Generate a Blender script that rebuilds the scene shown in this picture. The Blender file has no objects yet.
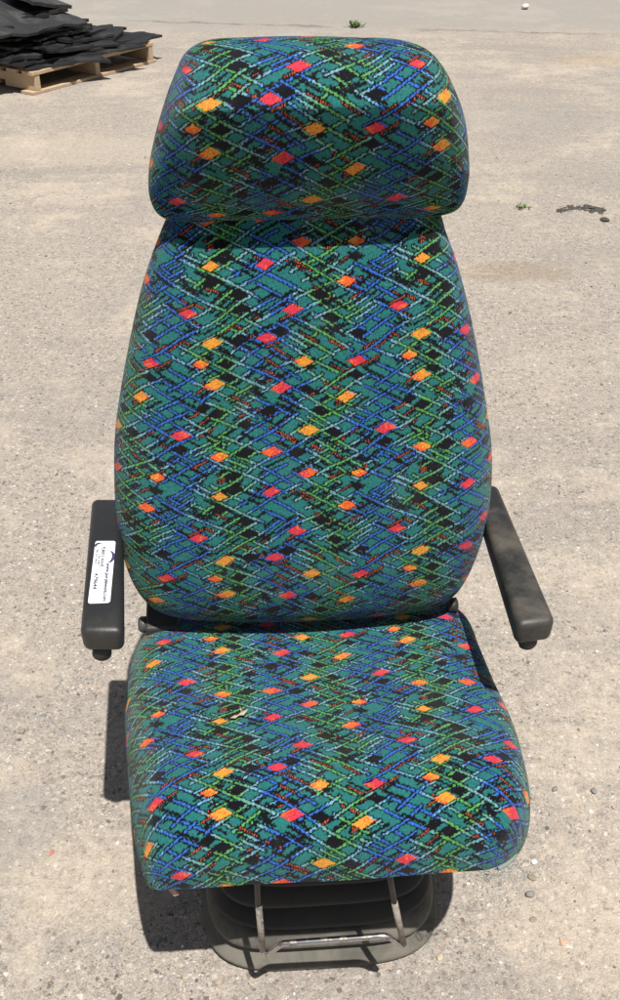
import bpy, bmesh, math, random
import numpy as np
from mathutils import Vector, Matrix

random.seed(7)
rng = np.random.default_rng(7)
SC = bpy.context.scene
COL = SC.collection
rad = math.radians

# ------------------------------------------------------------------ camera
CAM_H, PITCH = 1.6, rad(35)
cd = bpy.data.cameras.new('camera'); cam = bpy.data.objects.new('camera', cd); COL.objects.link(cam)
cam.location = (0, 0, CAM_H); cam.rotation_euler = (math.pi/2 - PITCH, 0, 0)
cd.sensor_fit = 'VERTICAL'; cd.sensor_height = 24; cd.lens = 24
cd.clip_start = 0.02; cd.clip_end = 500
SC.camera = cam

def ray(px, py):
    x = (px-310)/1000.0; y = -(py-500)/1000.0
    fwd = Vector((0, math.cos(PITCH), -math.sin(PITCH))); up = Vector((0, math.sin(PITCH), math.cos(PITCH)))
    return Vector((x, 0, 0)) + up*y + fwd
def on_plane(px, py, O, N):
    d = ray(px, py); C0 = Vector((0, 0, CAM_H))
    t = (O - C0).dot(N)/d.dot(N)
    return C0 + d*t
def on_z(px, py, z=0.0): return on_plane(px, py, Vector((0, 0, z)), Vector((0, 0, 1)))
def on_y(px, py, y): return on_plane(px, py, Vector((0, y, 0)), Vector((0, 1, 0)))

# ------------------------------------------------------------------ light
SUN = Vector((0.138, -0.385, 1.0)).normalized()
elev = math.asin(SUN.z); azim = math.atan2(SUN.x, SUN.y)
w = bpy.data.worlds.new('World'); SC.world = w; w.use_nodes = True
nt = w.node_tree; bg = nt.nodes['Background']
sky = nt.nodes.new('ShaderNodeTexSky'); sky.sky_type = 'NISHITA'; sky.sun_disc = False
sky.sun_elevation = elev; sky.sun_rotation = azim
hs = nt.nodes.new('ShaderNodeHueSaturation'); hs.inputs['Saturation'].default_value = .45   # a hazy, whitish summer sky
nt.links.new(sky.outputs[0], hs.inputs['Color']); nt.links.new(hs.outputs[0], bg.inputs[0]); bg.inputs[1].default_value = 0.05   # clear noon sky
ld = bpy.data.lights.new('sun', 'SUN'); sun = bpy.data.objects.new('sun', ld); COL.objects.link(sun)
ld.energy = 5.0; ld.angle = rad(0.53); ld.color = (1.0, 0.965, 0.91)
sun.rotation_euler = SUN.to_track_quat('Z', 'Y').to_euler(); sun.location = SUN*20
SC.view_settings.view_transform = 'Standard'; SC.view_settings.look = 'None'
SC.view_settings.gamma = 1; SC.view_settings.exposure = 0.42

# ------------------------------------------------------------------ node helpers
class NT:
    def __init__(s, name):
        s.m = bpy.data.materials.new(name); s.m.use_nodes = True
        s.t = s.m.node_tree; s.b = s.t.nodes['Principled BSDF']; s._pos = None
    def n(s, typ, **kw):
        x = s.t.nodes.new(typ)
        for k, v in kw.items(): setattr(x, k, v)
        return x
    def link(s, a, b): s.t.links.new(a, b)
    def put(s, sock, v):
        if isinstance(v, bpy.types.NodeSocket): s.link(v, sock)
        else: sock.default_value = v
    def coord(s):
        if s._pos is None: s._pos = s.n('ShaderNodeTexCoord').outputs['Object']
        return s._pos
    def noise(s, scale, detail=3, rough=.55, vec=None, dist=0):
        x = s.n('ShaderNodeTexNoise'); s.link(vec or s.coord(), x.inputs['Vector'])
        x.inputs['Scale'].default_value = scale; x.inputs['Detail'].default_value = detail
        x.inputs['Roughness'].default_value = rough; x.inputs['Distortion'].default_value = dist
        return x.outputs['Fac']
    def vor(s, scale, out='Color', feature='F1', vec=None, rnd=1.0):
        x = s.n('ShaderNodeTexVoronoi', feature=feature); s.link(vec or s.coord(), x.inputs['Vector'])
        x.inputs['Scale'].default_value = scale; x.inputs['Randomness'].default_value = rnd
        return x.outputs[out]
    def math(s, op, a, b=0.0, c=0.0, clamp=False):
        x = s.n('ShaderNodeMath', operation=op, use_clamp=clamp)
        for i, v in enumerate((a, b, c)): s.put(x.inputs[i], v)
        return x.outputs[0]
    def rng(s, v, a, b, lo=0.0, hi=1.0):
        x = s.n('ShaderNodeMapRange', interpolation_type='SMOOTHSTEP'); s.put(x.inputs[0], v)
        for i, q in enumerate((a, b, lo, hi)): x.inputs[1+i].default_value = q
        return x.outputs[0]
    def mix(s, f, a, b, typ='MIX'):
        x = s.n('ShaderNodeMix', data_type='RGBA', blend_type=typ)
        s.put(x.inputs[0], f)
        for i, v in ((6, a), (7, b)):
            s.put(x.inputs[i], v if isinstance(v, bpy.types.NodeSocket) else (*v, 1.0))
        return x.outputs[2]
    def ramp(s, v, stops, interp='LINEAR'):
        x = s.n('ShaderNodeValToRGB'); s.link(v, x.inputs[0]); x.color_ramp.interpolation = interp
        el = x.color_ramp.elements
        while len(el) < len(stops): el.new(0.5)
        for e, (p, c) in zip(el, stops): e.position = p; e.color = (*c, 1.0)
        return x.outputs[0]
    def sep(s, v, i):
        x = s.n('ShaderNodeSeparateXYZ'); s.link(v, x.inputs[0]); return x.outputs[i]
    def bump(s, h, strength, dist):
        x = s.n('ShaderNodeBump'); s.link(h, x.inputs['Height'])
        x.inputs['Strength'].default_value = strength; x.inputs['Distance'].default_value = dist
        s.link(x.outputs[0], s.b.inputs['Normal'])
    def out(s, col, rough=.8, metal=0.0, spec=None):
        s.put(s.b.inputs['Base Color'], col if isinstance(col, bpy.types.NodeSocket) else (*col, 1.0))
        s.put(s.b.inputs['Roughness'], rough); s.b.inputs['Metallic'].default_value = metal
        if spec is not None: s.b.inputs['Specular IOR Level'].default_value = spec
        return s.m

# ------------------------------------------------------------------ materials
def mat_ground():
    k = NT('worn_concrete')
    wide = k.noise(0.55, 4, .6); mid = k.noise(2.3, 5, .62); small = k.noise(11, 4, .6)
    grit = k.noise(260, 3, .7); grit2 = k.noise(90, 3, .65)
    mx = k.math('ADD', k.math('MULTIPLY', wide, .5), k.math('MULTIPLY', mid, .5))
    mx = k.math('ADD', mx, k.math('MULTIPLY', k.math('SUBTRACT', small, .5), .28))
    sandy = k.rng(mx, .47, .60)
    # the bare aggregate: a cement of fine grit with stones of several sizes, each of its own colour
    def warped(sc, amt):
        wn = k.n('ShaderNodeTexNoise'); k.link(k.coord(), wn.inputs['Vector']); wn.inputs['Scale'].default_value = sc; wn.inputs['Detail'].default_value = 3
        vm = k.n('ShaderNodeVectorMath', operation='MULTIPLY_ADD'); k.link(wn.outputs['Color'], vm.inputs[0])
        vm.inputs[1].default_value = (amt, amt, 0); k.link(k.coord(), vm.inputs[2]); return vm.outputs[0]
    wv = warped(140, .012); wv2 = warped(330, .005)
    stops = [(0, (.085, .075, .065)), (.07, (.17, .15, .13)), (.22, (.255, .225, .195)), (.42, (.36, .315, .265)), (.58, (.28, .265, .25)),
             (.76, (.45, .39, .32)), (.88, (.41, .31, .235)), (.96, (.48, .44, .39)), (1, (.60, .57, .53))]
    agg = k.mix(k.rng(grit, .32, .68), (.235, .207, .175), (.40, .35, .29))
    agg = k.mix(k.math('MULTIPLY', k.rng(grit2, .38, .66), .5), agg, (.345, .31, .27))
    hgt = grit
    for sc, v_, lim, size, amt in ((300, wv2, .12, .58, .95), (165, wv, .28, .56, .90), (92, wv, .50, .52, .90)):
        x = k.n('ShaderNodeTexVoronoi'); k.link(v_, x.inputs['Vector']); x.inputs['Scale'].default_value = sc
        d, c_ = x.outputs['Distance'], x.outputs['Color']
        on = k.math('GREATER_THAN', k.sep(c_, 2), lim)
        m = k.math('MULTIPLY', k.rng(d, size, size-.16), on)
        agg = k.mix(k.math('MULTIPLY', m, amt), agg, k.ramp(k.sep(c_, 0), stops))
        hgt = k.math('ADD', hgt, k.math('MULTIPLY', m, .5))
    sand = k.mix(k.rng(grit, .3, .7), (.36, .305, .24), (.46, .395, .32))
    sand = k.mix(k.math('MULTIPLY', k.rng(k.sep(k.vor(150, vec=wv), 0), .90, .97), .55), sand, (.22, .185, .15))
    sand = k.mix(k.math('MULTIPLY', k.rng(k.sep(k.vor(170, vec=wv), 1), .93, .98), .6), sand, (.60, .55, .48))
    col = k.mix(k.math('MULTIPLY', sandy, .80), agg, sand)
    # greyer, darker stains worn into the slab
    st = k.rng(k.noise(1.1, 5, .66, dist=.6), .52, .70)
    col = k.mix(k.math('MULTIPLY', st, .42), col, (.265, .245, .22))
    st2 = k.rng(k.noise(5.5, 4, .7, dist=.4), .60, .76)
    col = k.mix(k.math('MULTIPLY', st2, .30), col, (.24, .225, .20))
    mp = k.n('ShaderNodeMapping'); k.link(k.coord(), mp.inputs[0]); mp.inputs['Scale'].default_value = (.55, 1.5, 1); mp.inputs['Rotation'].default_value = (0, 0, .25)
    st3 = k.rng(k.noise(1.6, 6, .72, vec=mp.outputs[0], dist=.8), .50, .62)
    col = k.mix(k.math('MULTIPLY', st3, .34), col, (.225, .21, .19))
    pale = k.rng(k.noise(2.1, 6, .7, vec=mp.outputs[0], dist=.5), .55, .68)
    col = k.mix(k.math('MULTIPLY', pale, .30), col, (.47, .41, .34))
    def patch(c0, px, py, rx, ry, tint, amount, rag=.9):
        p = on_z(px, py)
        dx = k.math('DIVIDE', k.math('SUBTRACT', k.sep(k.coord(), 0), p.x), rx); dy = k.math('DIVIDE', k.math('SUBTRACT', k.sep(k.coord(), 1), p.y), ry)
        d = k.math('ADD', k.math('ADD', k.math('MULTIPLY', dx, dx), k.math('MULTIPLY', dy, dy)), k.math('MULTIPLY', k.math('SUBTRACT', k.noise(9/max(rx, .3), 5, .68), .5), rag*5))
        return k.mix(k.math('MULTIPLY', k.rng(d, 1.15, .25), amount), c0, tint)
    col = patch(col, 600, 930, .20, .13, sand, .85, .35)                    # drifts of sand
    col = patch(col, 95, 880, .17, .12, sand, .75, .35)
    col = patch(col, 70, 150, .9, .35, sand, .6, .5)
    col = patch(col, 20, 820, .10, .12, (.25, .235, .215), .45, .4)         # grey, bared patches
    col = patch(col, 500, 120, .9, .5, (.25, .235, .215), .40, .6)
    col = patch(col, 585, 170, .5, .3, (.27, .25, .22), .35, .6)
    col = patch(col, 515, 272, .26, .12, (.24, .175, .11), .40, .55)        # brown stain
    col = patch(col, 610, 60, .5, .22, (.33, .24, .14), .35, .5)
    col = k.mix(1.0, col, k.ramp(k.noise(38, 6, .78), [(.30, (.76, .76, .77)), (.5, (1.0, 1.0, 1.015)), (.70, (1.20, 1.20, 1.21))]), 'MULTIPLY')
    # older grey asphalt beyond the sand
    y = k.math('ADD', k.sep(k.coord(), 1), k.math('MULTIPLY', k.math('SUBTRACT', mid, .5), 1.4))
    far = k.rng(y, 8.9, 9.5)
    grey = k.mix(k.rng(grit2, .3, .7), (.25, .235, .215), (.335, .31, .28))
    col = k.mix(k.math('MULTIPLY', far, .8), col, grey)
    # the crack along the edge of the slab
    cn = k.math('MULTIPLY', k.math('SUBTRACT', k.noise(3.5, 5, .7), .5), .35)
    yl = k.math('ADD', k.math('ADD', k.math('MULTIPLY', k.sep(k.coord(), 0), -.16), 9.42), cn)
    dl = k.math('ABSOLUTE', k.math('SUBTRACT', k.sep(k.coord(), 1), yl))
    crack = k.math('MULTIPLY', k.rng(dl, .045, .012), k.rng(k.noise(1.3, 2), .42, .54))
    col = k.mix(k.math('MULTIPLY', crack, .55), col, (.12, .105, .09))
    h = k.math('MULTIPLY', hgt, k.math('SUBTRACT', 1.0, k.math('MULTIPLY', sandy, .55)))
    h = k.math('ADD', h, k.math('MULTIPLY', grit2, .8))
    k.bump(h, .55, .004)
    return k.out(col, .92, spec=.25)

def mat_fabric():
    k = NT('moquette')
    a = k.n('ShaderNodeAttribute', attribute_name='weave')
    c = a.outputs['Color']
    pile = k.noise(900, 2, .6); worn = k.rng(k.noise(7, 5, .7, dist=.5), .50, .72)
    c = k.mix(1.0, c, k.ramp(pile, [(.25, (.62, .62, .62)), (.75, (1.3, 1.3, 1.3))]), 'MULTIPLY')
    c = k.mix(k.math('MULTIPLY', worn, .09), c, (.155, .15, .14))
    fl = k.rng(k.noise(170, 2, .5), .66, .74)
    c = k.mix(k.math('MULTIPLY', fl, .22), c, (.22, .24, .23))
    k.bump(k.math('ADD', k.math('ADD', pile, k.noise(300, 2)), k.math('MULTIPLY', k.noise(26, 3), 2.0)), .55, .0028)
    k.b.inputs['Sheen Weight'].default_value = .12
    k.b.inputs['Sheen Roughness'].default_value = .5
    return k.out(c, 1.0, spec=.05)

def mat_rubber(name, base, dust, amount, rough=.5, scale=6, fine=250):
    k = NT(name)
    f = k.math('MULTIPLY', k.rng(k.noise(scale, 5, .65, dist=.4), .42, .70), amount)
    f2 = k.math('MULTIPLY', k.rng(k.noise(scale*7, 4, .7), .5, .75), amount*.5)
    c = k.mix(f, base, dust); c = k.mix(f2, c, dust)
    k.bump(k.noise(fine, 3, .6), .25, .0012)
    return k.out(c, k.math('ADD', k.math('MULTIPLY', f, .3), rough))

M_ground = mat_ground()
M_fabric = mat_fabric()
M_arm_clean = mat_rubber('black_vinyl', (.016, .017, .018), (.075, .07, .06), .22, .42, 7)
M_arm_dusty = mat_rubber('dusty_vinyl', (.017, .017, .017), (.105, .092, .072), .70, .45, 6)
M_shell = mat_rubber('black_plastic', (.014, .014, .015), (.06, .055, .05), .4, .5)
M_pan = mat_rubber('black_steel', (.012, .012, .013), (.07, .06, .05), .4, .5)
k = NT('dusty_shaded_bellows')             # black rubber, yard dust; sunlit low folds and shaded upper folds painted into colour
zz = k.math('ADD', k.sep(k.coord(), 2), k.math('MULTIPLY', k.math('SUBTRACT', k.noise(14, 4, .65), .5), .03))
low_lit_dust = k.rng(zz, .086, .066); fd = k.rng(k.noise(10, 5, .7, dist=.5), .30, .62)
amt = k.math('ADD', k.math('MULTIPLY', low_lit_dust, k.math('ADD', k.math('MULTIPLY', fd, .45), .45)), k.math('MULTIPLY', fd, .05))
k.bump(k.noise(240, 3, .6), .25, .0012)
M_bellows = k.out(k.mix(amt, (.012, .012, .012), (.130, .119, .095)), .75)
M_knob = mat_rubber('knob_plastic', (.035, .036, .038), (.10, .095, .09), .4, .4)
k = NT('chrome'); f = k.rng(k.noise(60, 3, .6), .50, .70)
M_chrome = k.out(k.mix(f, (.50, .49, .50), (.20, .16, .12)), k.math('ADD', k.math('MULTIPLY', f, .35), .22), 1.0)
k = NT('rusty_sleeve'); M_sleeve = k.out(k.mix(k.rng(k.noise(90, 4, .6), .35, .7), (.25, .23, .20), (.15, .125, .10)), .65)
k = NT('sticker_paper'); M_paper = k.out(k.mix(k.noise(40, 2), (.78, .78, .79), (.84, .84, .85)), .45)
k = NT('sticker_ink'); M_ink = k.out((.05, .045, .07), .6)
k = NT('sticker_violet'); M_violet = k.out((.045, .03, .10), .6)
def mat_wood():
    k = NT('pallet_wood')
    mp = k.n('ShaderNodeMapping'); k.link(k.coord(), mp.inputs[0]); mp.inputs['Scale'].default_value = (2, 22, 22)
    g = k.noise(6, 4, .6, vec=mp.outputs[0], dist=.8)
    oi = k.n('ShaderNodeObjectInfo').outputs['Random']
    c = k.ramp(g, [(.25, (.26, .16, .085)), (.5, (.46, .32, .19)), (.8, (.56, .42, .27))])
    c = k.mix(k.math('MULTIPLY', oi, .45), c, (.38, .31, .235))
    k.bump(g, .3, .004)
    return k.out(c, .85)
M_wood = mat_wood()
def mat_mat(name, base, dust, amt):
    k = NT(name)
    oi = k.n('ShaderNodeObjectInfo').outputs['Random']
    f = k.math('MULTIPLY', k.rng(k.noise(4.5, 5, .65, dist=.5), .42, .72), k.math('ADD', k.math('MULTIPLY', oi, amt), .12))
    k.bump(k.noise(45, 4, .6), .35, .006)
    return k.out(k.mix(f, base, dust), k.math('ADD', k.math('MULTIPLY', f, .25), .52))
M_mat = mat_mat('black_rubber', (.0085, .0088, .0098), (.06, .058, .054), .40)
M_mat_grey = mat_mat('greyed_rubber', (.024, .024, .025), (.075, .073, .068), .7)
def mat_stone(name, a, b):
    k = NT(name); oi = k.n('ShaderNodeObjectInfo').outputs['Random']
    c = k.mix(k.noise(70, 4, .6), a, b); k.bump(k.noise(160, 3), .4, .002)
    return k.out(c, .85)
M_white_stone = mat_stone('white_stone', (.48, .46, .42), (.64, .62, .58))
M_brown_stone = mat_stone('brown_stone', (.19, .15, .11), (.28, .235, .185))
M_tan_stone = mat_stone('tan_stone', (.36, .29, .21), (.46, .39, .30))
M_grey_stone = mat_stone('grey_stone', (.15, .145, .135), (.25, .235, .215))
M_pink_stone = mat_stone('pink_stone', (.42, .25, .17), (.50, .33, .23))
M_red_chip = mat_stone('red_chip', (.42, .10, .07), (.50, .19, .13))
M_tar = mat_stone('tar_crumbs', (.035, .032, .028), (.075, .068, .058))
k = NT('weed_leaf'); M_weed = k.out(k.mix(k.noise(60, 2), (.06, .105, .022), (.11, .155, .04)), .7)
k = NT('dry_leaf'); M_dry = k.out(k.mix(k.noise(200, 2), (.40, .34, .24), (.30, .24, .15)), .8)
k = NT('fresh_leaf'); M_fresh = k.out((.10, .26, .07), .6)
k = NT('torn_lining'); M_torn = k.out(k.mix(k.noise(150, 2), (.42, .30, .28), (.30, .14, .13)), .9)
def mat_grit():
    k = NT('loose_grit')
    c = k.ramp(k.n('ShaderNodeAttribute', attribute_name='tone').outputs['Fac'],
               [(0, (.10, .09, .08)), (.2, (.22, .185, .15)), (.45, (.34, .29, .235)), (.68, (.43, .38, .32)), (.80, (.42, .29, .20)), (.88, (.60, .56, .50)), (1, (.74, .72, .67))])
    return k.out(c, .85)
M_grit = mat_grit()

# ------------------------------------------------------------------ object helpers
def link_mesh(name, me, mats, parent=None, smooth=False):
    if not isinstance(mats, (list, tuple)): mats = [mats]
    for m in mats: me.materials.append(m)
    if smooth: me.polygons.foreach_set('use_smooth', np.ones(len(me.polygons), dtype=bool))
    o = bpy.data.objects.new(name, me); COL.objects.link(o)
    if parent is not None:
        o.parent = parent; o.matrix_parent_inverse = parent_world(parent).inverted()
    return o
def parent_world(p):
    m = p.matrix_basis.copy()
    if p.parent is not None: m = parent_world(p.parent) @ p.matrix_parent_inverse @ m
    return m
def from_bm(name, bm, mats, parent=None, smooth=False):
    bmesh.ops.recalc_face_normals(bm, faces=bm.faces[:])
    me = bpy.data.meshes.new(name); bm.to_mesh(me); bm.free()
    return link_mesh(name, me, mats, parent, smooth)
def tag(o, label, cat=None, group=None, kind=None):
    if label: o['label'] = label
    if cat: o['category'] = cat
    if group: o['group'] = group
    if kind: o['kind'] = kind
    return o
def empty(name, loc, rz=0):
    o = bpy.data.objects.new(name, None); COL.objects.link(o); o.location = loc; o.rotation_euler = (0, 0, rz)
    o.empty_display_size = .05
    return o
def hexa(bm, top, bot, bevel=0.0, seg=3):
    """a box from its four top and four bottom corners"""
    vs = [bm.verts.new(v) for v in list(top)+list(bot)]
    fs = [(0, 1, 2, 3), (7, 6, 5, 4)] + [(i, i+4, (i+1) % 4+4, (i+1) % 4) for i in range(4)]
    F = [bm.faces.new([vs[i] for i in f]) for f in fs]
    if bevel:
        es = {e for f in F for e in f.edges}
        bmesh.ops.bevel(bm, geom=list(es), offset=bevel, segments=seg, profile=.5, affect='EDGES')
def tube(bm, pts, r, n=12, caps=True):
    pts = [Vector(p) for p in pts]; rr = r if isinstance(r, (list, tuple)) else [r]*len(pts)
    rings = []; side = None
    for i, p in enumerate(pts):
        d = (pts[min(i+1, len(pts)-1)] - pts[max(i-1, 0)]).normalized()
        if side is None:
            side = d.orthogonal().normalized()
        side = (side - d*side.dot(d)).normalized(); up = d.cross(side)
        rings.append([bm.verts.new(p + (side*math.cos(2*math.pi*j/n) + up*math.sin(2*math.pi*j/n))*rr[i]) for j in range(n)])
    for a, b in zip(rings, rings[1:]):
        for j in range(n): bm.faces.new((a[j], a[(j+1) % n], b[(j+1) % n], b[j]))
    if caps:
        bm.faces.new(rings[0][::-1]); bm.faces.new(rings[-1])
def smooth_path(pts, per=8):
    pts = [Vector(p) for p in pts]; out = []
    for i in range(len(pts)-1):
        p0 = pts[max(i-1, 0)]; p1 = pts[i]; p2 = pts[i+1]; p3 = pts[min(i+2, len(pts)-1)]
        for q in range(per):
            t = q/per
            out.append(.5*((2*p1) + (p2-p0)*t + (2*p0-5*p1+4*p2-p3)*t*t + (3*p1-p0-3*p2+p3)*t**3))
    out.append(pts[-1]); return out

# ------------------------------------------------------------------ the weave: a chart of stitches, one repeat
CW, CH, RISE = 200, 220, 0.55
STITCH = 0.0015
def build_chart():
    r = random.Random(20)
    img = np.zeros((CH, CW), dtype=np.int8)          # 0 teal 1 black 2 thread 3 dotted red 4 warm block
    Y, X = np.mgrid[0:CH, 0:CW].astype(float)
    def seg_mask(x0, y0, x1, y1, hw):
        m = np.zeros_like(img, dtype=bool)
        kx, ky = math.floor(x0/CW)*CW, math.floor(y0/CH)*CH
        x0 -= kx; x1 -= kx; y0 -= ky; y1 -= ky
        for ox in (-CW, 0, CW):
            for oy in (-CH, 0, CH):
                px, py = X+ox, Y+oy
                dx, dy = x1-x0, y1-y0; L = dx*dx+dy*dy
                t = np.clip(((px-x0)*dx+(py-y0)*dy)/L, 0, 1)
                m |= ((px-x0-t*dx)**2 + (py-y0-t*dy)**2) < hw*hw
        return m
    def dia_mask(cx, cy, w, h, sk):
        m = np.zeros_like(img, dtype=bool)
        for ox in (-CW, 0, CW):
            for oy in (-CH, 0, CH):
                dx = X+ox-cx; dy = Y+oy-cy
                # a parallelogram in lattice directions
                a = dx/25 + dy/13.75; b = dx/25 - dy/13.75
                m |= (np.abs(a) < w) & (np.abs(b) < h)
        return m
    S = RISE
    par = ((X.astype(int)+Y.astype(int)) % 2)*.55
    strokes = []
    for fam in (1, -1):
        for kk in range(8):
            c = kk*25 + r.uniform(-1.0, 1.0); x = r.uniform(0, 25); end = x+2*CW
            while x < end-14:
                L = r.choice((36, 55, 80, 110, 140)); L = min(L, end-x)
                strokes.append(('t', fam, c, x, x+L))
                x += L + r.choice((10, 16, 24, 34))
        for kk in range(8):
            for q in range(2):
                if r.random() < .45: continue
                x = r.uniform(0, 2*CW); strokes.append(('t', fam, kk*25+12.5+r.uniform(-2, 2), x, x+r.uniform(13, 34)))
            for q in range(10):
                x = r.uniform(0, 2*CW); strokes.append(('k', fam, kk*25+12.5+r.choice((-5, 0, 5)), x, x+r.uniform(6, 24)))
        for q in range(34):
            x = r.uniform(0, 2*CW); strokes.append(('d', fam, r.randrange(16)*12.5+r.choice((-5, 0, 5)), x, x+r.uniform(8, 18)))
    r.shuffle(strokes)
    for kind, fam, c, x0, x1 in strokes:
        y0 = -fam*S*(x0-c); y1 = -fam*S*(x1-c)
        if kind == 't':
            img[seg_mask(x0, y0, x1, y1, 1.95+par)] = 1
            img[seg_mask(x0, y0, x1, y1, .70+par*.6)] = 2
        elif kind == 'k':
            img[seg_mask(x0, y0, x1, y1, 1.0+par)] = 1
        else:
            two = r.random() < .12
            img[seg_mask(x0, y0, x1, y1, (2.6 if two else 1.7)+par)] = 1
            for off in ((-1.6, 1.6) if two else (0,)):
                m = seg_mask(x0, y0+off, x1, y1+off, .75) & ((X.astype(int)) % 2 == 0)
                img[m] = 3
    black = [(63, 6), (36, 34), (19, 23), (20, 69), (42, 79), (61, 69), (27, 109), (126, 92), (84, 106), (196, 58), (169, 101), (100, 45),
             (150, 36), (110, 68)]
    def cell(cx, cy):
        a = round((cx/25+cy/13.75)-.5)+.5; b = round((cx/25-cy/13.75)-.5)+.5
        return (a+b)/2*25, (a-b)/2*13.75
    black += [(x+r.choice((0, 0, 12, -12)), y+110) for x, y in black if r.random() < .9]
    for cx, cy in black:
        x, y = cell(cx, cy); img[dia_mask(x, y, r.choice((.34, .40)), r.choice((.36, .40, .44, .50)), 0)] = 1
    warm = [(73, 43), (17, 43), (93, 23), (119, 13), (50, 0), (103, 86), (141, 21), (2, 24), (146, 54), (173, 86), (10, 106)]
    warm += [(x+r.choice((0, 0, 0, 12, -12)), y+110) for x, y in warm if (x, y) not in ((119, 13), (2, 24))] + [(131, 140), (70, 185)]
    placed = []
    for cx, cy in warm:
        x, y = cell(cx, cy)
        if any(math.hypot((x-a+100) % 200-100, (y-b+110) % 220-110) < 24 for a, b in placed): continue
        placed.append((x, y))
        img[dia_mask(x, y, .46, .46, 0)] = 1
        img[dia_mask(x, y, r.choice((.34, .38)), r.choice((.34, .38, .42, .47)), 0)] = 4
    return img
CHART = build_chart()
PAL = {'teal': (.020, .155, .150), 'black': (.006, .006, .009), 'blue': (.032, .135, .50), 'green': (.090, .33, .085),
       'pale': (.165, .37, .44), 'red': (.62, .040, .065), 'orange': (.76, .125, .03), 'yellow': (.70, .29, .04), 'dot': (.48, .085, .035)}
def weave(u, v):
    """colour of the stitch at (u, v) metres, u to the right, v upwards"""
    iu = np.floor(u/STITCH).astype(int); iv = np.floor(-v/(STITCH*1.0)).astype(int)
    code = CHART[iv % CH, iu % CW]
    f = np.cos(2*np.pi*((iu % CW)-20+11*np.sin(2*np.pi*iv/220*3+.6)+7*np.sin(2*np.pi*iv/220*7+iu*.03))/100.0)
    jit = (np.sin(iu*12.9898+iv*78.233)*43758.5453) % 1.0
    f = f + (jit-.5)*.75
    out = np.zeros((len(u), 4), dtype=np.float32); out[:, 3] = 1
    def put(mask, name): out[mask, :3] = PAL[name]
    put(code == 0, 'teal'); put(code == 1, 'black')
    t = code == 2
    put(t & (f > .62), 'green'); put(t & (f < -.22), 'blue'); put(t & (f >= -.22) & (f <= .62), 'pale')
    d = code == 3
    put(d, 'dot')
    wv = code == 4
    put(wv & (f > .60), 'yellow'); put(wv & (f < -.55), 'red'); put(wv & (f >= -.55) & (f <= .60), 'orange')
    out[:, :3] *= (.80*(.76 + .48*jit))[:, None]
    return out

# ------------------------------------------------------------------ upholstered pads
def catmull_closed(P, per=24):
    P = np.array(P); n = len(P); out = []
    for i in range(n):
        p0, p1, p2, p3 = P[(i-1) % n], P[i], P[(i+1) % n], P[(i+2) % n]
        for q in range(per):
            t = q/per
            out.append(.5*((2*p1)+(p2-p0)*t+(2*p0-5*p1+4*p2-p3)*t*t+(3*p1-p0-3*p2+p3)*t**3))
    return np.array(out)
def arc_sample(pts, al):
    d = np.r_[0, np.cumsum(np.linalg.norm(np.diff(pts, axis=0), axis=1))]; d /= d[-1]
    return np.stack([np.interp(al, d, pts[:, 0]), np.interp(al, d, pts[:, 1])], -1)
def profile(half, T, p, q, n):
    """n values of a in [-1, 1], evenly spaced along the pad's cross-section, and the arc length at each"""
    tau = np.linspace(0, 1, 6000); a = 1-(1-tau)**4
    h = T*np.maximum(1-a**p, 0)**(1/q)
    s = np.r_[0, np.cumsum(np.hypot(np.diff(a*half), np.diff(h)))]
    tot = s[-1]; tgt = np.linspace(-tot, tot, n)
    aa = np.interp(np.abs(tgt), s, a)*np.sign(tgt)
    return aa, tgt
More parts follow.
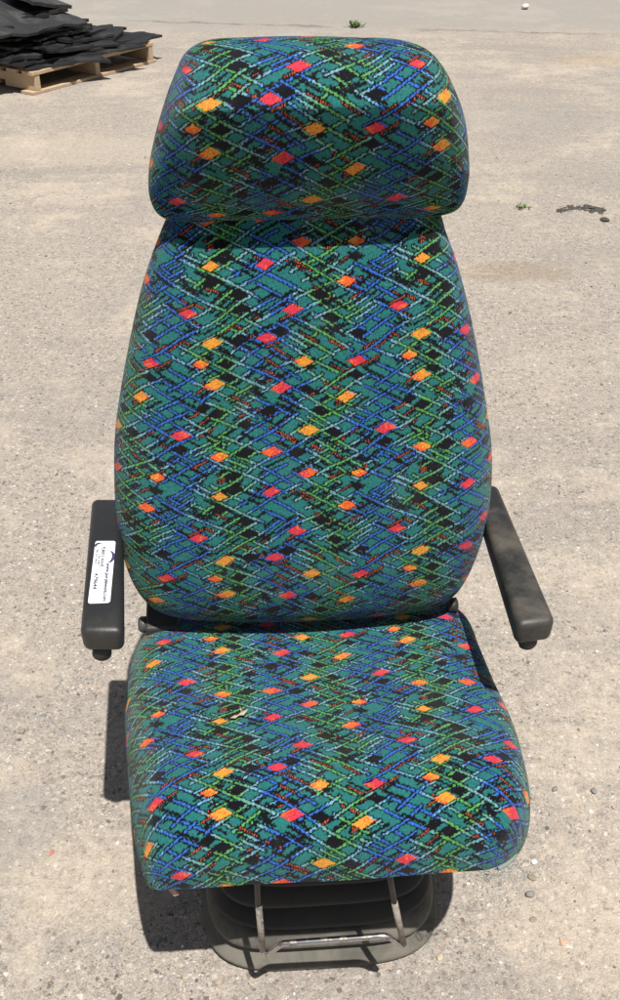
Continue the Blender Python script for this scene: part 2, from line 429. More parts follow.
class Pad:
    """an outline in the plane (O; R, U; N) given by the points of a drawing, split into bottom, right, top and left sides"""
    def __init__(s, O, R, U, N, sides):
        s.O, s.R, s.U, s.N = O, R, U, N
        P = []; corner = []
        for side in sides:
            corner.append(len(P))
            for px, py, off in side:
                w_ = on_plane(px, py, O+N*off, N) - O
                P.append((w_.dot(R), w_.dot(U)))
        per = 24; c = catmull_closed(P, per); n = len(c)
        k = [i*per for i in corner] + [n]
        c2 = np.vstack([c, c[:1]])
        s.bot, s.rig, s.top, s.lef = [c2[k[i]:k[i+1]+1] for i in range(4)]
        s.top = s.top[::-1]; s.lef = s.lef[::-1]
        s.W = c[:, 0].max()-c[:, 0].min(); s.H = c[:, 1].max()-c[:, 1].min()
    def coons(s, A, B):
        al = (A+1)/2; be = (B+1)/2
        b, t, l, r = arc_sample(s.bot, al), arc_sample(s.top, al), arc_sample(s.lef, be), arc_sample(s.rig, be)
        al = al[:, None]; be = be[:, None]
        return ((1-be)*b + be*t + (1-al)*l + al*r - ((1-al)*(1-be)*s.bot[0] + al*(1-be)*s.bot[-1] + (1-al)*be*s.top[0] + al*be*s.top[-1]))
    def build(s, name, mat, parent, T, px_, py_, q, step, uv0=(0, 0), scale=1.0, colour=True, shape=None, skirt=0.0):
        nu = max(8, int((s.W+2*abs(T))/step)); nv = max(8, int((s.H+2*abs(T))/step))
        a, ua = profile(s.W/2, abs(T), px_, q, nu); b, vb = profile(s.H/2, abs(T), py_, q, nv)
        A, B = np.meshgrid(a, b); UA, VB = np.meshgrid(ua, vb)
        A, B, UA, VB = A.ravel(), B.ravel(), UA.ravel(), VB.ravel()
        st = s.coons(A, B); ctr = st.mean(0); st = ctr + (st-ctr)*scale
        h = T*(np.maximum(1-np.abs(A)**px_, 0)*np.maximum(1-np.abs(B)**py_, 0))**(1/q)
        if shape is not None: st, h = shape(A, B, st, h)
        base = np.array(s.O)
        P = base + st[:, :1]*np.array(s.R) + st[:, 1:]*np.array(s.U) + h[:, None]*np.array(s.N)
        idx = np.arange(nu*nv).reshape(nv, nu)
        F = np.stack([idx[:-1, :-1], idx[:-1, 1:], idx[1:, 1:], idx[1:, :-1]], -1).reshape(-1, 4)
        if T < 0: F = F[:, ::-1]
        me = bpy.data.meshes.new(name)
        me.vertices.add(len(P)); me.vertices.foreach_set('co', P.astype(np.float32).ravel())
        me.loops.add(F.size); me.loops.foreach_set('vertex_index', F.astype(np.int32).ravel())
        me.polygons.add(len(F)); me.polygons.foreach_set('loop_start', np.arange(0, F.size, 4, dtype=np.int32))
        me.update(calc_edges=True)
        if colour:
            u = st[:, 0] + np.sign(A)*(np.abs(UA)-np.abs(A)*s.W/2)
            v = st[:, 1] + np.sign(B)*(np.abs(VB)-np.abs(B)*s.H/2)
            # the cloth is a little stretched and wavy over the foam
            u = u + .0022*np.sin(v*31+1) + .0015*np.sin(v*77+u*20)
            v = v + .0025*np.sin(u*27) + .0015*np.sin(u*61+v*33)
            at = me.attributes.new('weave', 'FLOAT_COLOR', 'POINT')
            at.data.foreach_set('color', weave(u-uv0[0], v-uv0[1]).ravel())
        return link_mesh(name, me, mat, parent, True)

YAW = rad(4)
R_ = Vector((math.cos(YAW), math.sin(YAW), 0)); B_ = Vector((-math.sin(YAW), math.cos(YAW), 0)); Z_ = Vector((0, 0, 1))
def tilted(deg):                      # up and front normal of a plane leaning back by deg
    U = B_*math.sin(rad(deg)) + Z_*math.cos(rad(deg)); N = -B_*math.cos(rad(deg)) + Z_*math.sin(rad(deg))
    return U, N

seat = empty('driver_seat', (0.02, 1.12, 0), YAW)
tag(seat, 'bus driver seat in teal, blue and green patterned moquette with headrest and two armrests', 'seat')

# backrest ------------------------------------------------
BU, BN = tilted(15)
BO = Vector((0, 1.258, .50))
back = Pad(BO, R_, BU, BN, [
    [(146, 598, .02), (170, 619, .03), (230, 627, .04), (310, 627, .04), (390, 621, .04), (440, 609, .03)],
    [(464, 582, .02), (482, 540, .02), (491, 500, .02), (493, 450, .02), (487, 400, .02), (475, 330, .02), (460, 268, .02), (448, 234, .02), (437, 207, .0)],
    [(420, 190, 0), (380, 180, 0), (310, 178, 0), (235, 180, 0)],
    [(195, 190, 0), (172, 209, 0), (158, 237, .02), (141, 287, .02), (128, 345, .02), (116, 415, .02), (113, 465, .02), (116, 525, .02), (128, 575, .02)]])
w0 = on_plane(200, 340, BO+BN*.07, BN) - BO
def lumbar(A, B, st, h):
    k = np.exp(-((B+.45)/.42)**2)*.016 - np.exp(-((B-.75)/.3)**2)*.012
    return st, h + k*np.minimum(1, (1-np.abs(A)**4)*(1-B**4)*1.6)
o = back.build('backrest', M_fabric, seat, .085, 4.5, 6.0, 2.2, .00145, (w0.dot(R_), w0.dot(BU)), shape=lumbar)
back.build('back_shell', M_shell, o, -.045, 3.2, 3.2, 2.0, .012, scale=.985, colour=False)

# cushion -------------------------------------------------
CN = (B_*math.sin(rad(4)) + Z_*math.cos(rad(4))); CU = B_*math.cos(rad(4)) - Z_*math.sin(rad(4))
CO = Vector((0.02, .788, .418))
cush = Pad(CO, R_, CU, CN, [
    [(152, 889, 0), (165, 890, 0), (210, 887.5, 0), (260, 884, 0), (350, 880, 0), (440, 873, 0), (490, 869, 0)],
    [(516, 856, 0), (528, 828, .02), (533, 795, .045), (530, 760, .06), (519, 715, .07), (501, 672, .08), (487, 638, .085)],
    [(470, 598, .09), (430, 580, .09), (370, 578, .09), (300, 583, .09), (210, 592, .09), (168, 602, .09)],
    [(135, 626, .085), (124, 656, .08), (121, 700, .07), (124, 745, .06), (128, 795, .05), (135, 840, .03), (144, 876, .005)]])
w0 = on_plane(212, 745, CO+CN*.09, CN) - CO
def dish(A, B, st, h):
    k = -.010*np.exp(-((B-.35)/.5)**2)*np.exp(-(A/.55)**2) + .006*np.exp(-((B+.62)/.25)**2)
    return st, h + k*np.minimum(1, (1-np.abs(A)**6)*(1-B**6)*1.5)
o = cush.build('seat_cushion', M_fabric, seat, .100, 8, 7, 2.15, .00145, (w0.dot(R_)+.0255-.03, w0.dot(CU)-.0645), shape=dish)
cush.build('seat_pan', M_pan, o, -.03, 5, 5, 2.3, .012, scale=.90, colour=False)

M_hem = NT('hem_tape'); M_hem = M_hem.out((.17, .21, .19), .9)
def cush_pt(px, py, off=0.0): return on_plane(px, py, CO+CN*off, CN)
bm = bmesh.new()
tube(bm, smooth_path([cush_pt(498, 868.5), cush_pt(508, 863), cush_pt(516, 854), cush_pt(522, 843), cush_pt(525.5, 830, .012)], 6), .0032, 8)
from_bm('hem_tape', bm, M_hem, o, True)
bm = bmesh.new(); r_ = random.Random(3)
for i in range(16):
    t = r_.random(); px = 476+46*t; py = 871-22*max(0, t-.45)**1.3
    p = cush_pt(px, py); q = [p]
    for j in range(4): q.append(q[-1]+Vector((r_.gauss(0, .004), r_.gauss(-.001, .003), -r_.uniform(.001, .007))))
    tube(bm, smooth_path(q, 3), .0004, 5)
from_bm('frayed_threads', bm, M_hem, o, True)

# headrest ------------------------------------------------
HU, HN = tilted(9)
HO = Vector((0, 1.392, 1.20))
head = Pad(HO, R_, HU, HN, [
    [(159, 219, .03), (185, 226, .035), (250, 227, .04), (310, 226, .04), (380, 224, .04), (440, 220, .035)],
    [(464, 209, .03), (473, 182, .04), (472, 150, .04), (466, 118, .03), (455, 90, .02), (442, 66, .01)],
    [(424, 48, 0), (395, 39, 0), (350, 37, 0), (300, 36, 0), (250, 37, 0), (208, 40, 0)],
    [(186, 52, 0), (174, 75, .01), (163, 105, .02), (153, 140, .03), (147, 172, .04), (148, 200, .035)]])
w0 = on_plane(215, 155, HO+HN*.1, HN) - HO
def pillow(A, B, st, h):
    edge = np.minimum(1, (1-np.abs(A)**6)*(1-B**8)*1.5)
    low = np.clip((.30-B)/1.30, 0, 1); up = np.clip((B-.30)/.70, 0, 1)
    return st, np.maximum(h + edge*(.024 - .088*low**1.0 - .040*up**1.15), h*.40)
o = head.build('headrest', M_fabric, seat, .115, 5.0, 3.2, 2.1, .00145, (w0.dot(R_)-.0255, w0.dot(HU)+.0645), shape=pillow)
head.build('headrest_back', M_shell, o, -.045, 4, 4, 2.1, .012, scale=.985, colour=False)

# armrests ------------------------------------------------
def armrest(top_px, zt, zb, mat, knob_px, knob_side):
    T = [on_z(px, py, zt) for px, py in top_px]                    # rear-left, front-left, front-right, rear-right
    c = sum(T, Vector())/4
    Bt = [Vector((c.x+(p.x-c.x)*.96, c.y+(p.y-c.y)*.985, zb)) for p in T]
    bm = bmesh.new(); hexa(bm, T, Bt, .011, 4)
    o = from_bm('armrest', bm, mat, seat, True)
    # tilt adjuster under the tip
    kx = on_y(*knob_px, (T[1].y+T[2].y)/2+.02)
    bm = bmesh.new(); d = (T[1]+T[2]-T[0]-T[3]).normalized()
    tube(bm, [kx-d*.035, kx-d*.034, kx+d*.006, kx+d*.010], [.004, .0135, .0135, .010], 20)
    from_bm('adjuster_knob', bm, M_shell, o, True)
    # steel arm from the back of the pad to the frame behind the backrest
    rear = (T[0]+T[3])/2 - Z_*((zt-zb)*.6) + d*.03
    inner = Vector((knob_side, 1.315, rear.z-.03))
    bm = bmesh.new(); tube(bm, [rear, (rear+inner)/2-Z_*.004, inner], .012, 12)
    from_bm('pivot_bracket', bm, M_pan, o, True)
    return o, T
arm_l, TL = armrest([(91, 497), (79, 631), (123, 631), (122, 497)], .672, .629, M_arm_clean, (102, 651), -.20)
tag(arm_l, 'clean black armrest with a white sticker')
arm_r, TR = armrest([(474, 484), (518, 625), (557, 620), (498, 483)], .672, .629, M_arm_dusty, (527, 640), .22)
tag(arm_r, 'scuffed armrest with brown dust')

# sticker on the clean armrest: paper and printing, one thin mesh
def text_mesh(txt, size):
    cu = bpy.data.curves.new('lettering', 'FONT'); cu.body = txt; cu.size = size; cu.align_x = 'LEFT'
    cu.offset = size*.022
    ob = bpy.data.objects.new('lettering', cu); COL.objects.link(ob)
    dg = bpy.context.evaluated_depsgraph_get(); me = bpy.data.meshes.new_from_object(ob.evaluated_get(dg))
    bpy.data.objects.remove(ob); bpy.data.curves.remove(cu)
    return me
def sticker():
    zt = .672
    # corners in the picture: upper left, upper right, lower right, lower left; the lines of print run down the armrest
    c = [on_z(px, py, zt+.0006) for px, py in ((95.5, 541), (115.6, 541), (110.0, 602.5), (87.8, 603.5))]
    o0 = c[1]                                                   # print starts at the upper right corner: x runs along the arm, y to the left
    ex = ((c[2]-c[1])+(c[3]-c[0])).normalized(); Lx = (c[2]-c[1]).length
    ey = (c[0]-c[1]); Ly = ey.length; ey.normalize(); ey = (ey-ex*ey.dot(ex)).normalized()
    bm = bmesh.new()
    def put(x, y, z=0.0): return c[1]*(1-x)*(1-y) + c[2]*x*(1-y) + c[0]*(1-x)*y + c[3]*x*y + Z_*z
    def quad(x0, y0, x1, y1, z, mi):
        f = bm.faces.new([bm.verts.new(put(a, b, z)) for a, b in ((x0, y0), (x1, y0), (x1, y1), (x0, y1))]); f.material_index = mi
    # paper with rounded corners and a little thickness
    pts = []
    rx, ry = .035, .11
    for cx, cy, a0 in ((1-rx, 1-ry, 0), (rx, 1-ry, 90), (rx, ry, 180), (1-rx, ry, 270)):
        for i in range(6):
            a = rad(a0+18*i); pts.append((cx+rx*math.cos(a), cy+ry*math.sin(a)))
    topv = [bm.verts.new(put(x, y, .0)) for x, y in pts]; botv = [bm.verts.new(put(x, y, -.0012)) for x, y in pts]
    bm.faces.new(topv)
    for i in range(len(pts)): bm.faces.new((topv[i], topv[(i+1) % len(pts)], botv[(i+1) % len(pts)], botv[i]))
    def write(txt, x, y, hgt, width, mi):
        me = text_mesh(txt, 1.0); vs = [v.co.copy() for v in me.vertices]
        x0 = min(v.x for v in vs); x1 = max(v.x for v in vs); y1 = max(v.y for v in vs)
        nv = [bm.verts.new(put(x+(v.x-x0)/(x1-x0)*width, y-(1-v.y/y1)*0 + (v.y/y1)*-hgt + hgt, .0006)) for v in vs]
        # lettering stands with its feet towards the outer edge, as the sticker lies on the arm
        for p in me.polygons:
            try: f = bm.faces.new([nv[i] for i in p.vertices]); f.material_index = mi
            except ValueError: pass
        bpy.data.meshes.remove(me)
    write('PURPLE WAVE', .10, .47, .17, .34, 1)
    write('AUCTION', .25, .67, .09, .15, 1)
    write('785.537.7653', .14, .80, .10, .24, 1)
    write('www.purplewave.com', .38, .14, .20, .60, 2)
    write('479644', .54, .66, .20, .25, 1)
    # two crescent swooshes of the emblem
    def swoosh(cx, cy, r1, a0, a1, th, sx, sy):
        n = 14; A = []; Bq = []
        for i in range(n+1):
            t = i/n; a = rad(a0+(a1-a0)*t); q = th*math.sin(math.pi*t)
            A.append(bm.verts.new(put(cx+sx*(r1+q)*math.cos(a), cy+sy*(r1+q)*math.sin(a), .0006)))
            Bq.append(bm.verts.new(put(cx+sx*(r1-q*.3)*math.cos(a), cy+sy*(r1-q*.3)*math.sin(a), .0006)))
        for i in range(n):
            f = bm.faces.new((A[i], A[i+1], Bq[i+1], Bq[i])); f.material_index = 2
    swoosh(.10, .72, 1.0, 70, 200, .42, .055, .22)
    swoosh(.27, .32, 1.0, 200, 350, .45, .10, .24)
    o = from_bm('sticker', bm, [M_paper, M_ink, M_violet], arm_l)
    for p in o.data.polygons:
        pass
    return o
sticker()

# bellows suspension -------------------------------------
def ring(bm, cx, cy, hw, hd, z, n=72, e=4.2):
    vs = []
    for i in range(n):
        a = 2*math.pi*i/n; ca, sa = math.cos(a), math.sin(a)
        x = hw*math.copysign(abs(ca)**(2/e), ca); y = hd*math.copysign(abs(sa)**(2/e), sa)
        p = Vector((cx, cy, 0)) + R_*x + B_*y; vs.append(bm.verts.new((p.x, p.y, z + .002*math.sin(a*5+z*60))))
    return vs
def loft(bm, prof, cx, cy, cap=True):
    prev = None
    for hw, hd, z in prof:
        r = ring(bm, cx, cy, hw, hd, z)
        if prev:
            for i in range(len(r)): bm.faces.new((prev[i], prev[(i+1) % len(r)], r[(i+1) % len(r)], r[i]))
        elif cap: bm.faces.new(r[::-1])
        prev = r
    if cap: bm.faces.new(prev)
prof = [(.186, .195, 0.0), (.190, .199, .005), (.200, .209, .009), (.202, .211, .014), (.200, .209, .018), (.194, .203, .021)]
z = .019; hw = .194
for t in range(5):
    prof += [(hw-.008, hw+.001, z+.010), (hw-.020, hw-.011, z+.019), (hw-.033, hw-.024, z+.024), (hw-.026, hw-.017, z+.029), (hw-.004, hw+.005, z+.033), (hw-.001, hw+.008, z+.038), (hw-.003, hw+.006, z+.045)]
    z += .047; hw -= .007
bm = bmesh.new(); loft(bm, [(a_*1.025, b_, c_) for a_, b_, c_ in prof], .011, 1.125)
bel = from_bm('bellows', bm, M_bellows, seat, True)
bm = bmesh.new(); loft(bm, [(.20, .205, z+.004), (.205, .21, z+.008), (.205, .21, z+.055), (.18, .20, z+.075), (.17, .19, .405)], .022, 1.125)
from_bm('suspension_frame', bm, M_pan, seat)

# slide handle -------------------------------------------
Yh = .84
hp = [on_y(px, py, Yh) for px, py in ((259, 905), (261, 930), (262.5, 949), (265.5, 955), (273, 950), (281, 944.5), (290, 943), (330, 940), (370, 937), (383, 936), (391, 938), (398, 943), (404, 945))]
bm = bmesh.new(); tube(bm, smooth_path(hp, 5), .0048, 12)
hd = from_bm('slide_handle', bm, M_chrome, seat, True)
bm = bmesh.new(); tube(bm, [on_y(258.8, 908, Yh), on_y(262.6, 950, Yh)], .0049, 14)
from_bm('handle_sleeve', bm, M_sleeve, hd, True)
bm = bmesh.new(); tube(bm, [on_y(394.5, 902, Yh), on_y(403.5, 944, Yh)], .0049, 14)
from_bm('handle_sleeve', bm, M_sleeve, hd, True)
for a, b in (((258, 905), (256.6, 860)), ((394.5, 903), (386, 856))):
    bm = bmesh.new(); tube(bm, [on_y(*a, Yh), on_y(*b, Yh)], .0042, 10)
    from_bm('handle_rod', bm, M_pan, hd, True)

# recliner brackets and knobs ----------------------------
def recliner(px, py, knob):
    c = on_y(px, py, 1.25 if knob else 1.31)
    s = -1 if px < 310 else 1
    bm = bmesh.new()
    q = [c + R_*(-s*.05) + B_*y + Z_*zz for y, zz in ((-.025, .012), (.03, .03), (.06, -.12), (-.03, -.12))]
    hexa(bm, [p for p in q], [p + R_*(s*.055) for p in q], .004, 2)
    o = from_bm('recliner_bracket', bm, M_pan, seat)
    if knob:
        bm = bmesh.new(); tube(bm, [c+R_*(s*.004), c+R_*(s*.006), c+R_*(s*.015), c+R_*(s*.019)], [.011, .0135, .0135, .010], 24)
        from_bm('recliner_knob', bm, M_knob, o, True)
recliner(150, 624, True); recliner(443, 612, False)
c = on_y(454, 605, 1.285)
bm = bmesh.new(); tube(bm, [c+R_*-.012, c+R_*-.01, c+R_*.004, c+R_*.006], [.010, .013, .013, .009], 20)
from_bm('recliner_stop', bm, M_shell, seat, True)
# torn lining hanging from the front left corner
bm = bmesh.new()
q = [on_y(px, py, .80) for px, py in ((165, 886), (172, 887), (179, 895), (174, 896.5))]
hexa(bm, q, [p+Vector((0, .004, 0)) for p in q])
from_bm('torn_lining', bm, M_torn, seat)

# ------------------------------------------------------------------ ground
bm = bmesh.new()
vs = [bm.verts.new(v) for v in ((-60, -30, 0), (60, -30, 0), (60, 90, 0), (-60, 90, 0))]; bm.faces.new(vs)
tag(from_bm('ground', bm, M_ground), 'worn sandy concrete yard with exposed aggregate', kind='structure')

# loose grit ---------------------------------------------
def grit_mesh():
    ico = [(0, 0, 1)] + [(.894*math.cos(a), .894*math.sin(a), .447) for a in np.arange(5)*2*np.pi/5] + \
          [(.894*math.cos(a+.628), .894*math.sin(a+.628), -.447) for a in np.arange(5)*2*np.pi/5] + [(0, 0, -1)]
    F = [(0, i, i % 5+1) for i in range(1, 6)] + [(i, i+5, i % 5+1) for i in range(1, 6)] + [(i % 5+1, i+5, i % 5+6) for i in range(1, 6)] + [(11, i % 5+6, i+5) for i in range(1, 6)]
    ico = np.array(ico); F = np.array(F)
    n = 22000
    # denser near the camera
    y = .35 + 5.2*rng.random(n)**1.7; x = (rng.random(n)-.5)*(1.1+1.0*y)
    size = .00095*np.exp(rng.normal(0, .45, n))*(1+.22*y)
    ang = rng.random(n)*6.283; sx = size*rng.uniform(.8, 1.5, n); sy = size*rng.uniform(.7, 1.1, n); sz = size*rng.uniform(.4, .8, n)
    V = ico[None]*(1+rng.uniform(-.22, .22, (n, 12, 1)))
    vx = V[..., 0]*sx[:, None]; vy = V[..., 1]*sy[:, None]; vz = V[..., 2]*sz[:, None]
    ca, sa = np.cos(ang)[:, None], np.sin(ang)[:, None]
    P = np.stack([x[:, None]+vx*ca-vy*sa, y[:, None]+vx*sa+vy*ca, vz+sz[:, None]*.55], -1).reshape(-1, 3)
    FF = (F[None]+(np.arange(n)*12)[:, None, None]).reshape(-1, 3)
    me = bpy.data.meshes.new('loose_grit')
    me.vertices.add(len(P)); me.vertices.foreach_set('co', P.astype(np.float32).ravel())
    me.loops.add(FF.size); me.loops.foreach_set('vertex_index', FF.astype(np.int32).ravel())
    me.polygons.add(len(FF)); me.polygons.foreach_set('loop_start', np.arange(0, FF.size, 3, dtype=np.int32))
    me.update(calc_edges=True)
    at = me.attributes.new('tone', 'FLOAT', 'POINT'); at.data.foreach_set('value', np.repeat(rng.random(n), 12).astype(np.float32))
    return me
tag(link_mesh('loose_grit', grit_mesh(), M_grit, None, True), 'fine loose grit scattered over the concrete', kind='stuff')

# pebbles one can point to -------------------------------
def pebble(px, py, size, mat, label, flat=.6, seed=0, group=None, name='pebble', cat='pebble', el=1.3):
    r = random.Random(seed+int(px)); p = on_z(px, py)
    bm = bmesh.new(); bmesh.ops.create_icosphere(bm, subdivisions=3, radius=1)
    k = [Vector((r.uniform(-1, 1), r.uniform(-1, 1), r.uniform(-1, 1))).normalized() for _ in range(7)]
    a = r.uniform(0, 3)
    for v in bm.verts:
        d = v.co.normalized(); f = 1.0
        for q in k: f -= max(0, d.dot(q)-.62)*.55
        v.co = d*f
        v.co.x *= el; v.co = Matrix.Rotation(a, 3, 'Z') @ v.co
        v.co = Vector((v.co.x*size, v.co.y*size, v.co.z*size*flat))
    zmin = min(v.co.z for v in bm.verts)
    o = from_bm(name, bm, mat, None, True); o.location = (p.x, p.y, -zmin*.80)
    tag(o, label, cat, group); return o
pebble(525, 9, .040, M_white_stone, 'white stone lying alone far back on the grey asphalt', .7)
pebble(530, 895, 0.0073, M_grey_stone, 'rounded dark grey pebble just right of the front of the seat cushion', .8)
pebble(532, 878, 0.0065, M_brown_stone, 'small brown pebble close behind a rounded grey one, right of the cushion', .6)
pebble(563, 942, 0.0060, M_pink_stone, 'flat orange pink pebble in the right foreground beside the sand', .3)
pebble(533, 920, .0055, M_brown_stone, 'tiny flat brown stone in front of the rounded grey pebble', .3)
pebble(594, 792, 0.0065, M_grey_stone, 'dark angular pebble near the right edge level with the cushion', .6)
pebble(555, 790, .0060, M_grey_stone, 'dark upright chip between the cushion and the right edge', .6)
pebble(534, 863, 0.0060, M_white_stone, 'pale round pebble near the right front corner of the cushion', .5)
pebble(590, 812, 0.0047, M_white_stone, 'white chip of stone nearest the right edge beside the cushion', .5)
pebble(440, 958, 0.0060, M_tan_stone, 'tan pebble beside the right front corner of the bellows', .6)
pebble(52, 853, .0050, M_red_chip, 'small red chip on the ground left of the seat', .4, name='red_chip', cat='chip')
pebble(22, 732, .0060, M_brown_stone, 'dark brown pebble at the left edge below the armrest', .6)
pebble(86, 900, .0045, M_tan_stone, 'small tan pebble left of the shadow of the seat', .5)
pebble(605, 221, .020, M_tar, 'single dark lump of tar right of the crumb heap', .5, name='tar_lump', cat='tar lump')
def crumbs():
    r = random.Random(5); bm = bmesh.new()
    for i in range(230):
        t = r.random(); px = 557+t*46; py = 212 - 5*math.sin(t*2.6) + r.gauss(0, 1.5) + 2*t
        if .33 < t < .52 and r.random() < .45: continue
        p = on_z(px, py); s = .0022+.006*r.random()**3*(2.0 if t > .62 else 1)
        ret = bmesh.ops.create_icosphere(bm, subdivisions=1, radius=s)
        for v in ret['verts']:
            v.co = Vector((v.co.x*r.uniform(.7, 1.9), v.co.y*r.uniform(.7, 1.9), v.co.z*r.uniform(.3, .7))) + Vector((p.x, p.y, s*.25))
    o = from_bm('tar_crumbs', bm, M_tar); tag(o, 'patch of crumbled black tar on the concrete right of the headrest', kind='stuff')
crumbs()
def weed(px, py, n, size, label, seed):
    r = random.Random(seed); p = on_z(px, py); root = empty('weed', (p.x, p.y, 0))
    bm = bmesh.new()
    for i in range(n):
        a = r.uniform(0, 6.28); L = size*r.uniform(.5, 1.2); wd = L*.13; e = r.uniform(.15, 1.0)
        d = Vector((math.cos(a)*math.cos(e), math.sin(a)*math.cos(e), math.sin(e))); s = Vector((-math.sin(a), math.cos(a), 0))
        b0 = Vector((p.x+r.gauss(0, size*.35), p.y+r.gauss(0, size*.35), .001))
        pts = [b0-s*wd*.4, b0+s*wd*.4, b0+d*L*.55+s*wd, b0+d*L*.9-Z_*L*.12*(1-e), b0+d*L*.55-s*wd]
        vs = [bm.verts.new(v) for v in pts]; bm.faces.new((vs[0], vs[1], vs[2], vs[4])); bm.faces.new((vs[4], vs[2], vs[3]))
    o = from_bm('leaf_tuft', bm, M_weed, root); tag(root, label, 'weed')
weed(355, 27, 60, .07, 'low green weed growing in the joint behind the headrest', 1)
weed(522, 208, 22, .035, 'tiny green weed in the concrete to the right of the headrest', 2)

# litter lying on the seat
def dry_leaf():
    c = on_plane(240, 716, CO+CN*.104, CN); bm = bmesh.new()
    def bit(dx, dy, L, wd, a, up):
        d = Vector((math.cos(a), math.sin(a), 0)); s = Vector((-d.y, d.x, 0)); b = c + Vector((dx, dy, .002))
        q = [b-d*L, b+s*wd, b+d*L+Z_*up, b-s*wd]
        hexa(bm, [v+Z_*.001 for v in q], q)
    bit(.004, .003, .009, .004, .5, .004); bit(-.007, -.004, .007, .003, .3, .002); bit(0, 0, .011, .0009, .6, .003); bit(.001, .009, .006, .0007, 1.9, .004)
    tag(from_bm('dry_leaf', bm, M_dry), 'crumpled beige leaf scrap lying on the seat cushion', 'leaf')
dry_leaf()
c = on_plane(369, 615, CO+CN*.088, CN); bm = bmesh.new()
pts = [c+Vector((.008*math.cos(a), .005*math.sin(a), .008+.002*math.cos(a))) for a in [i*math.pi/4 for i in range(8)]]
tv = [bm.verts.new(p) for p in pts]; bv = [bm.verts.new(p-Z_*.0012) for p in pts]; bm.faces.new(tv); bm.faces.new(bv[::-1])
for i in range(8): bm.faces.new((tv[i], bv[i], bv[(i+1) % 8], tv[(i+1) % 8]))
tag(from_bm('green_leaf', bm, M_fresh), 'tiny green leaf caught between the cushion and the backrest', 'leaf')

# ------------------------------------------------------------------ pallet and rubber mats
P0 = on_z(37, 95); P1 = on_z(155.5, 62.5)
E1 = (P1-P0); PL = E1.length; E1.normalize(); E2 = Vector((-E1.y, E1.x, 0)); PD = 1.05
pal = empty('wooden_pallet', P0, math.atan2(E1.y, E1.x))
tag(pal, 'wooden pallet under a pile of black rubber sheets', 'pallet')
def pboard(name, x0, x1, y0, y1, z0, z1, parent=pal, bev=.003):
    bm = bmesh.new()
    t = [Vector((x, y, z1)) for x, y in ((x0, y0), (x1, y0), (x1, y1), (x0, y1))]; b = [Vector((v.x, v.y, z0)) for v in t]
    hexa(bm, t, b, bev, 1)
    bmesh.ops.recalc_face_normals(bm, faces=bm.faces[:])
    me = bpy.data.meshes.new(name); bm.to_mesh(me); bm.free(); me.materials.append(M_wood)
    o = bpy.data.objects.new(name, me); COL.objects.link(o); o.parent = parent
    return o
for x in (.0, PL/2-.03, PL-.06):
    pboard('stringer', x+.008, x+.052, .006, .30, .022, .116)
    pboard('stringer', x+.008, x+.052, .38, .68, .022, .116)
    pboard('stringer', x+.008, x+.052, .76, PD-.006, .022, .116)
    pboard('stringer', x+.010, x+.050, .3005, .3795, .060, .1155)
    pboard('stringer', x+.010, x+.050, .6805, .7595, .060, .1155)
for i in range(7):
    y = i*(PD-.11)/6
    pboard('deck_board', -.006+random.uniform(-.01, .01), PL+random.uniform(-.004, .012), y+.003, y+.107, .117, .142)
for y in (0.004, PD/2-.06, PD-.12): pboard('bottom_board', -.03 if y < .01 else .0, PL+.02, y, y+.115, .0, .021)

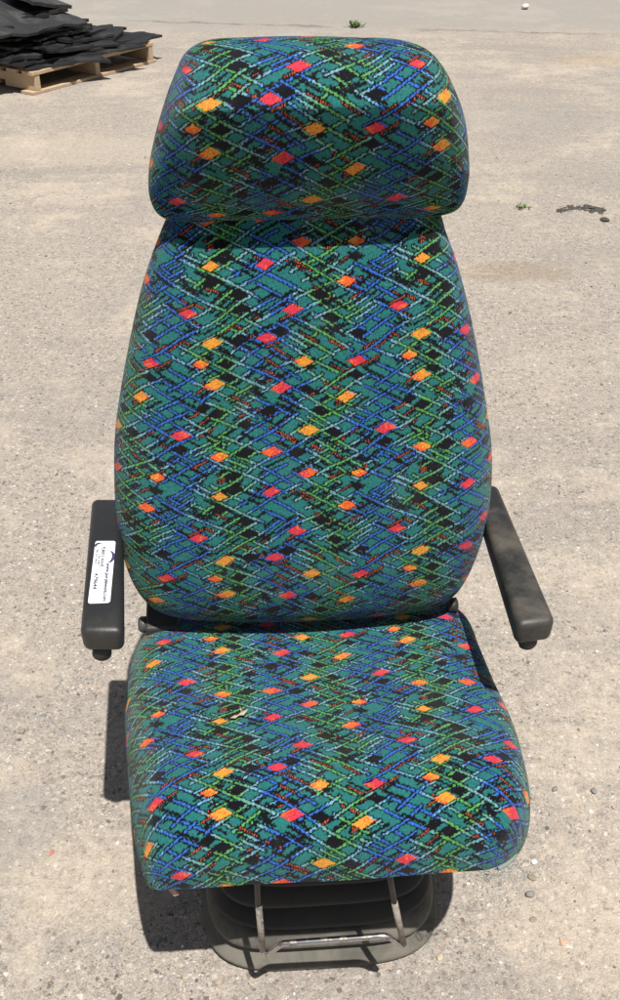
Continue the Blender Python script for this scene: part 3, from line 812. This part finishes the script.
def pw(x, y, z): return P0 + E1*x + E2*y + Z_*z
def slab(cx, cy, z, L, W, th, ang, tilt_x, tilt_y, mat, sag=.0, seed=0, name='rubber_sheet'):
    r = random.Random(seed); bm = bmesh.new()
    n = 9
    jag = [r.gauss(0, .06) for _ in range(40)]
    g = []
    for lay in (th, 0.0):
        rows = []
        for j in range(n+1):
            row = []
            for i in range(n+1):
                a = i/n*2-1; b = j/n*2-1
                x = a*L/2*(1+.55*jag[j]*(abs(a) > .99)) ; y = b*W/2*(1+.75*jag[20+i]*(abs(b) > .99))
                x += 1.6*L*jag[39]*b; y += 1.6*W*jag[38]*a
                zz = lay - sag*(max(0, abs(a)-.3)**2*jag[30]*8 + max(0, abs(b)-.3)**2*(.8+jag[31])) + .0035*math.sin(a*3+jag[32]*30)*math.cos(b*2.4+jag[33]*30)
                row.append(bm.verts.new((x, y, zz)))
            rows.append(row)
        g.append(rows)
    for j in range(n):
        for i in range(n):
            bm.faces.new((g[0][j][i], g[0][j][i+1], g[0][j+1][i+1], g[0][j+1][i])); bm.faces.new((g[1][j][i], g[1][j+1][i], g[1][j+1][i+1], g[1][j][i+1]))
    for k_ in range(n):
        for (q0, q1) in (((0, k_), (0, k_+1)), ((n, k_+1), (n, k_)), ((k_+1, 0), (k_, 0)), ((k_, n), (k_+1, n))):
            bm.faces.new((g[0][q0[0]][q0[1]], g[1][q0[0]][q0[1]], g[1][q1[0]][q1[1]], g[0][q1[0]][q1[1]]))
    o = from_bm(name, bm, mat, None, False)
    o.location = pw(cx, cy, z); o.rotation_euler = (tilt_x, tilt_y, math.atan2(E1.y, E1.x)+ang)
    return o
G = 'black rubber sheets piled on the pallet'
common = 'cut piece of black rubber sheet piled among others on the wooden pallet'
r = random.Random(11)
s = 0
for lay in range(11):
    z = .146 + lay*.024
    xmax = PL + .02 - lay*.070; xmin = -.02
    yf = .01 + lay*.036
    n = 4 if lay < 6 else 3
    for i in range(n):
        L = r.uniform(.30, .48); W = r.uniform(.26, .42)
        cx = xmin + (i+.5)/n*(xmax-xmin) + r.uniform(-.05, .05); cx = min(cx, xmax-L*.42)
        cy = yf + W/2 + r.uniform(-.05, .05)
        o = slab(cx, cy, z+r.uniform(-.004, .012), L, W, r.uniform(.012, .021), r.uniform(-.5, .5), r.uniform(-.02, .11), r.uniform(-.05, .09), M_mat, .008, s)
        tag(o, common, 'rubber sheet', G); s += 1
    for i in range(3 if lay > 8 else 0):
        cx = xmin + (i+.5)/3*(xmax-xmin); cy = .62 + r.uniform(-.06, .06)
        o = slab(cx, cy, z+r.uniform(0, .008), r.uniform(.4, .5), r.uniform(.4, .55), .022, r.uniform(-.3, .3), r.uniform(-.03, .03), r.uniform(-.03, .03), M_mat, .01, s)
        tag(o, common, 'rubber sheet', G); s += 1
o = slab(PL-.10, .12, .165, .42, .20, .016, -.10, .03, .03, M_mat, 0, 91)
tag(o, 'thin black rubber sheet sticking out past the right end of the pallet', 'rubber sheet', G)
o = slab(.20, .50, .435, .95, .80, .018, .10, .24, .05, M_mat_grey, .02, 92)
tag(o, 'broad greyish rubber sheet draped smoothly over the top left of the pile', 'rubber sheet', G)
o = slab(.55, .50, .462, .44, .34, .022, .35, .20, .16, M_mat_grey, .02, 93)
tag(o, 'dusty ragged rubber sheet on top of the pile, right of the broad one', 'rubber sheet', G)
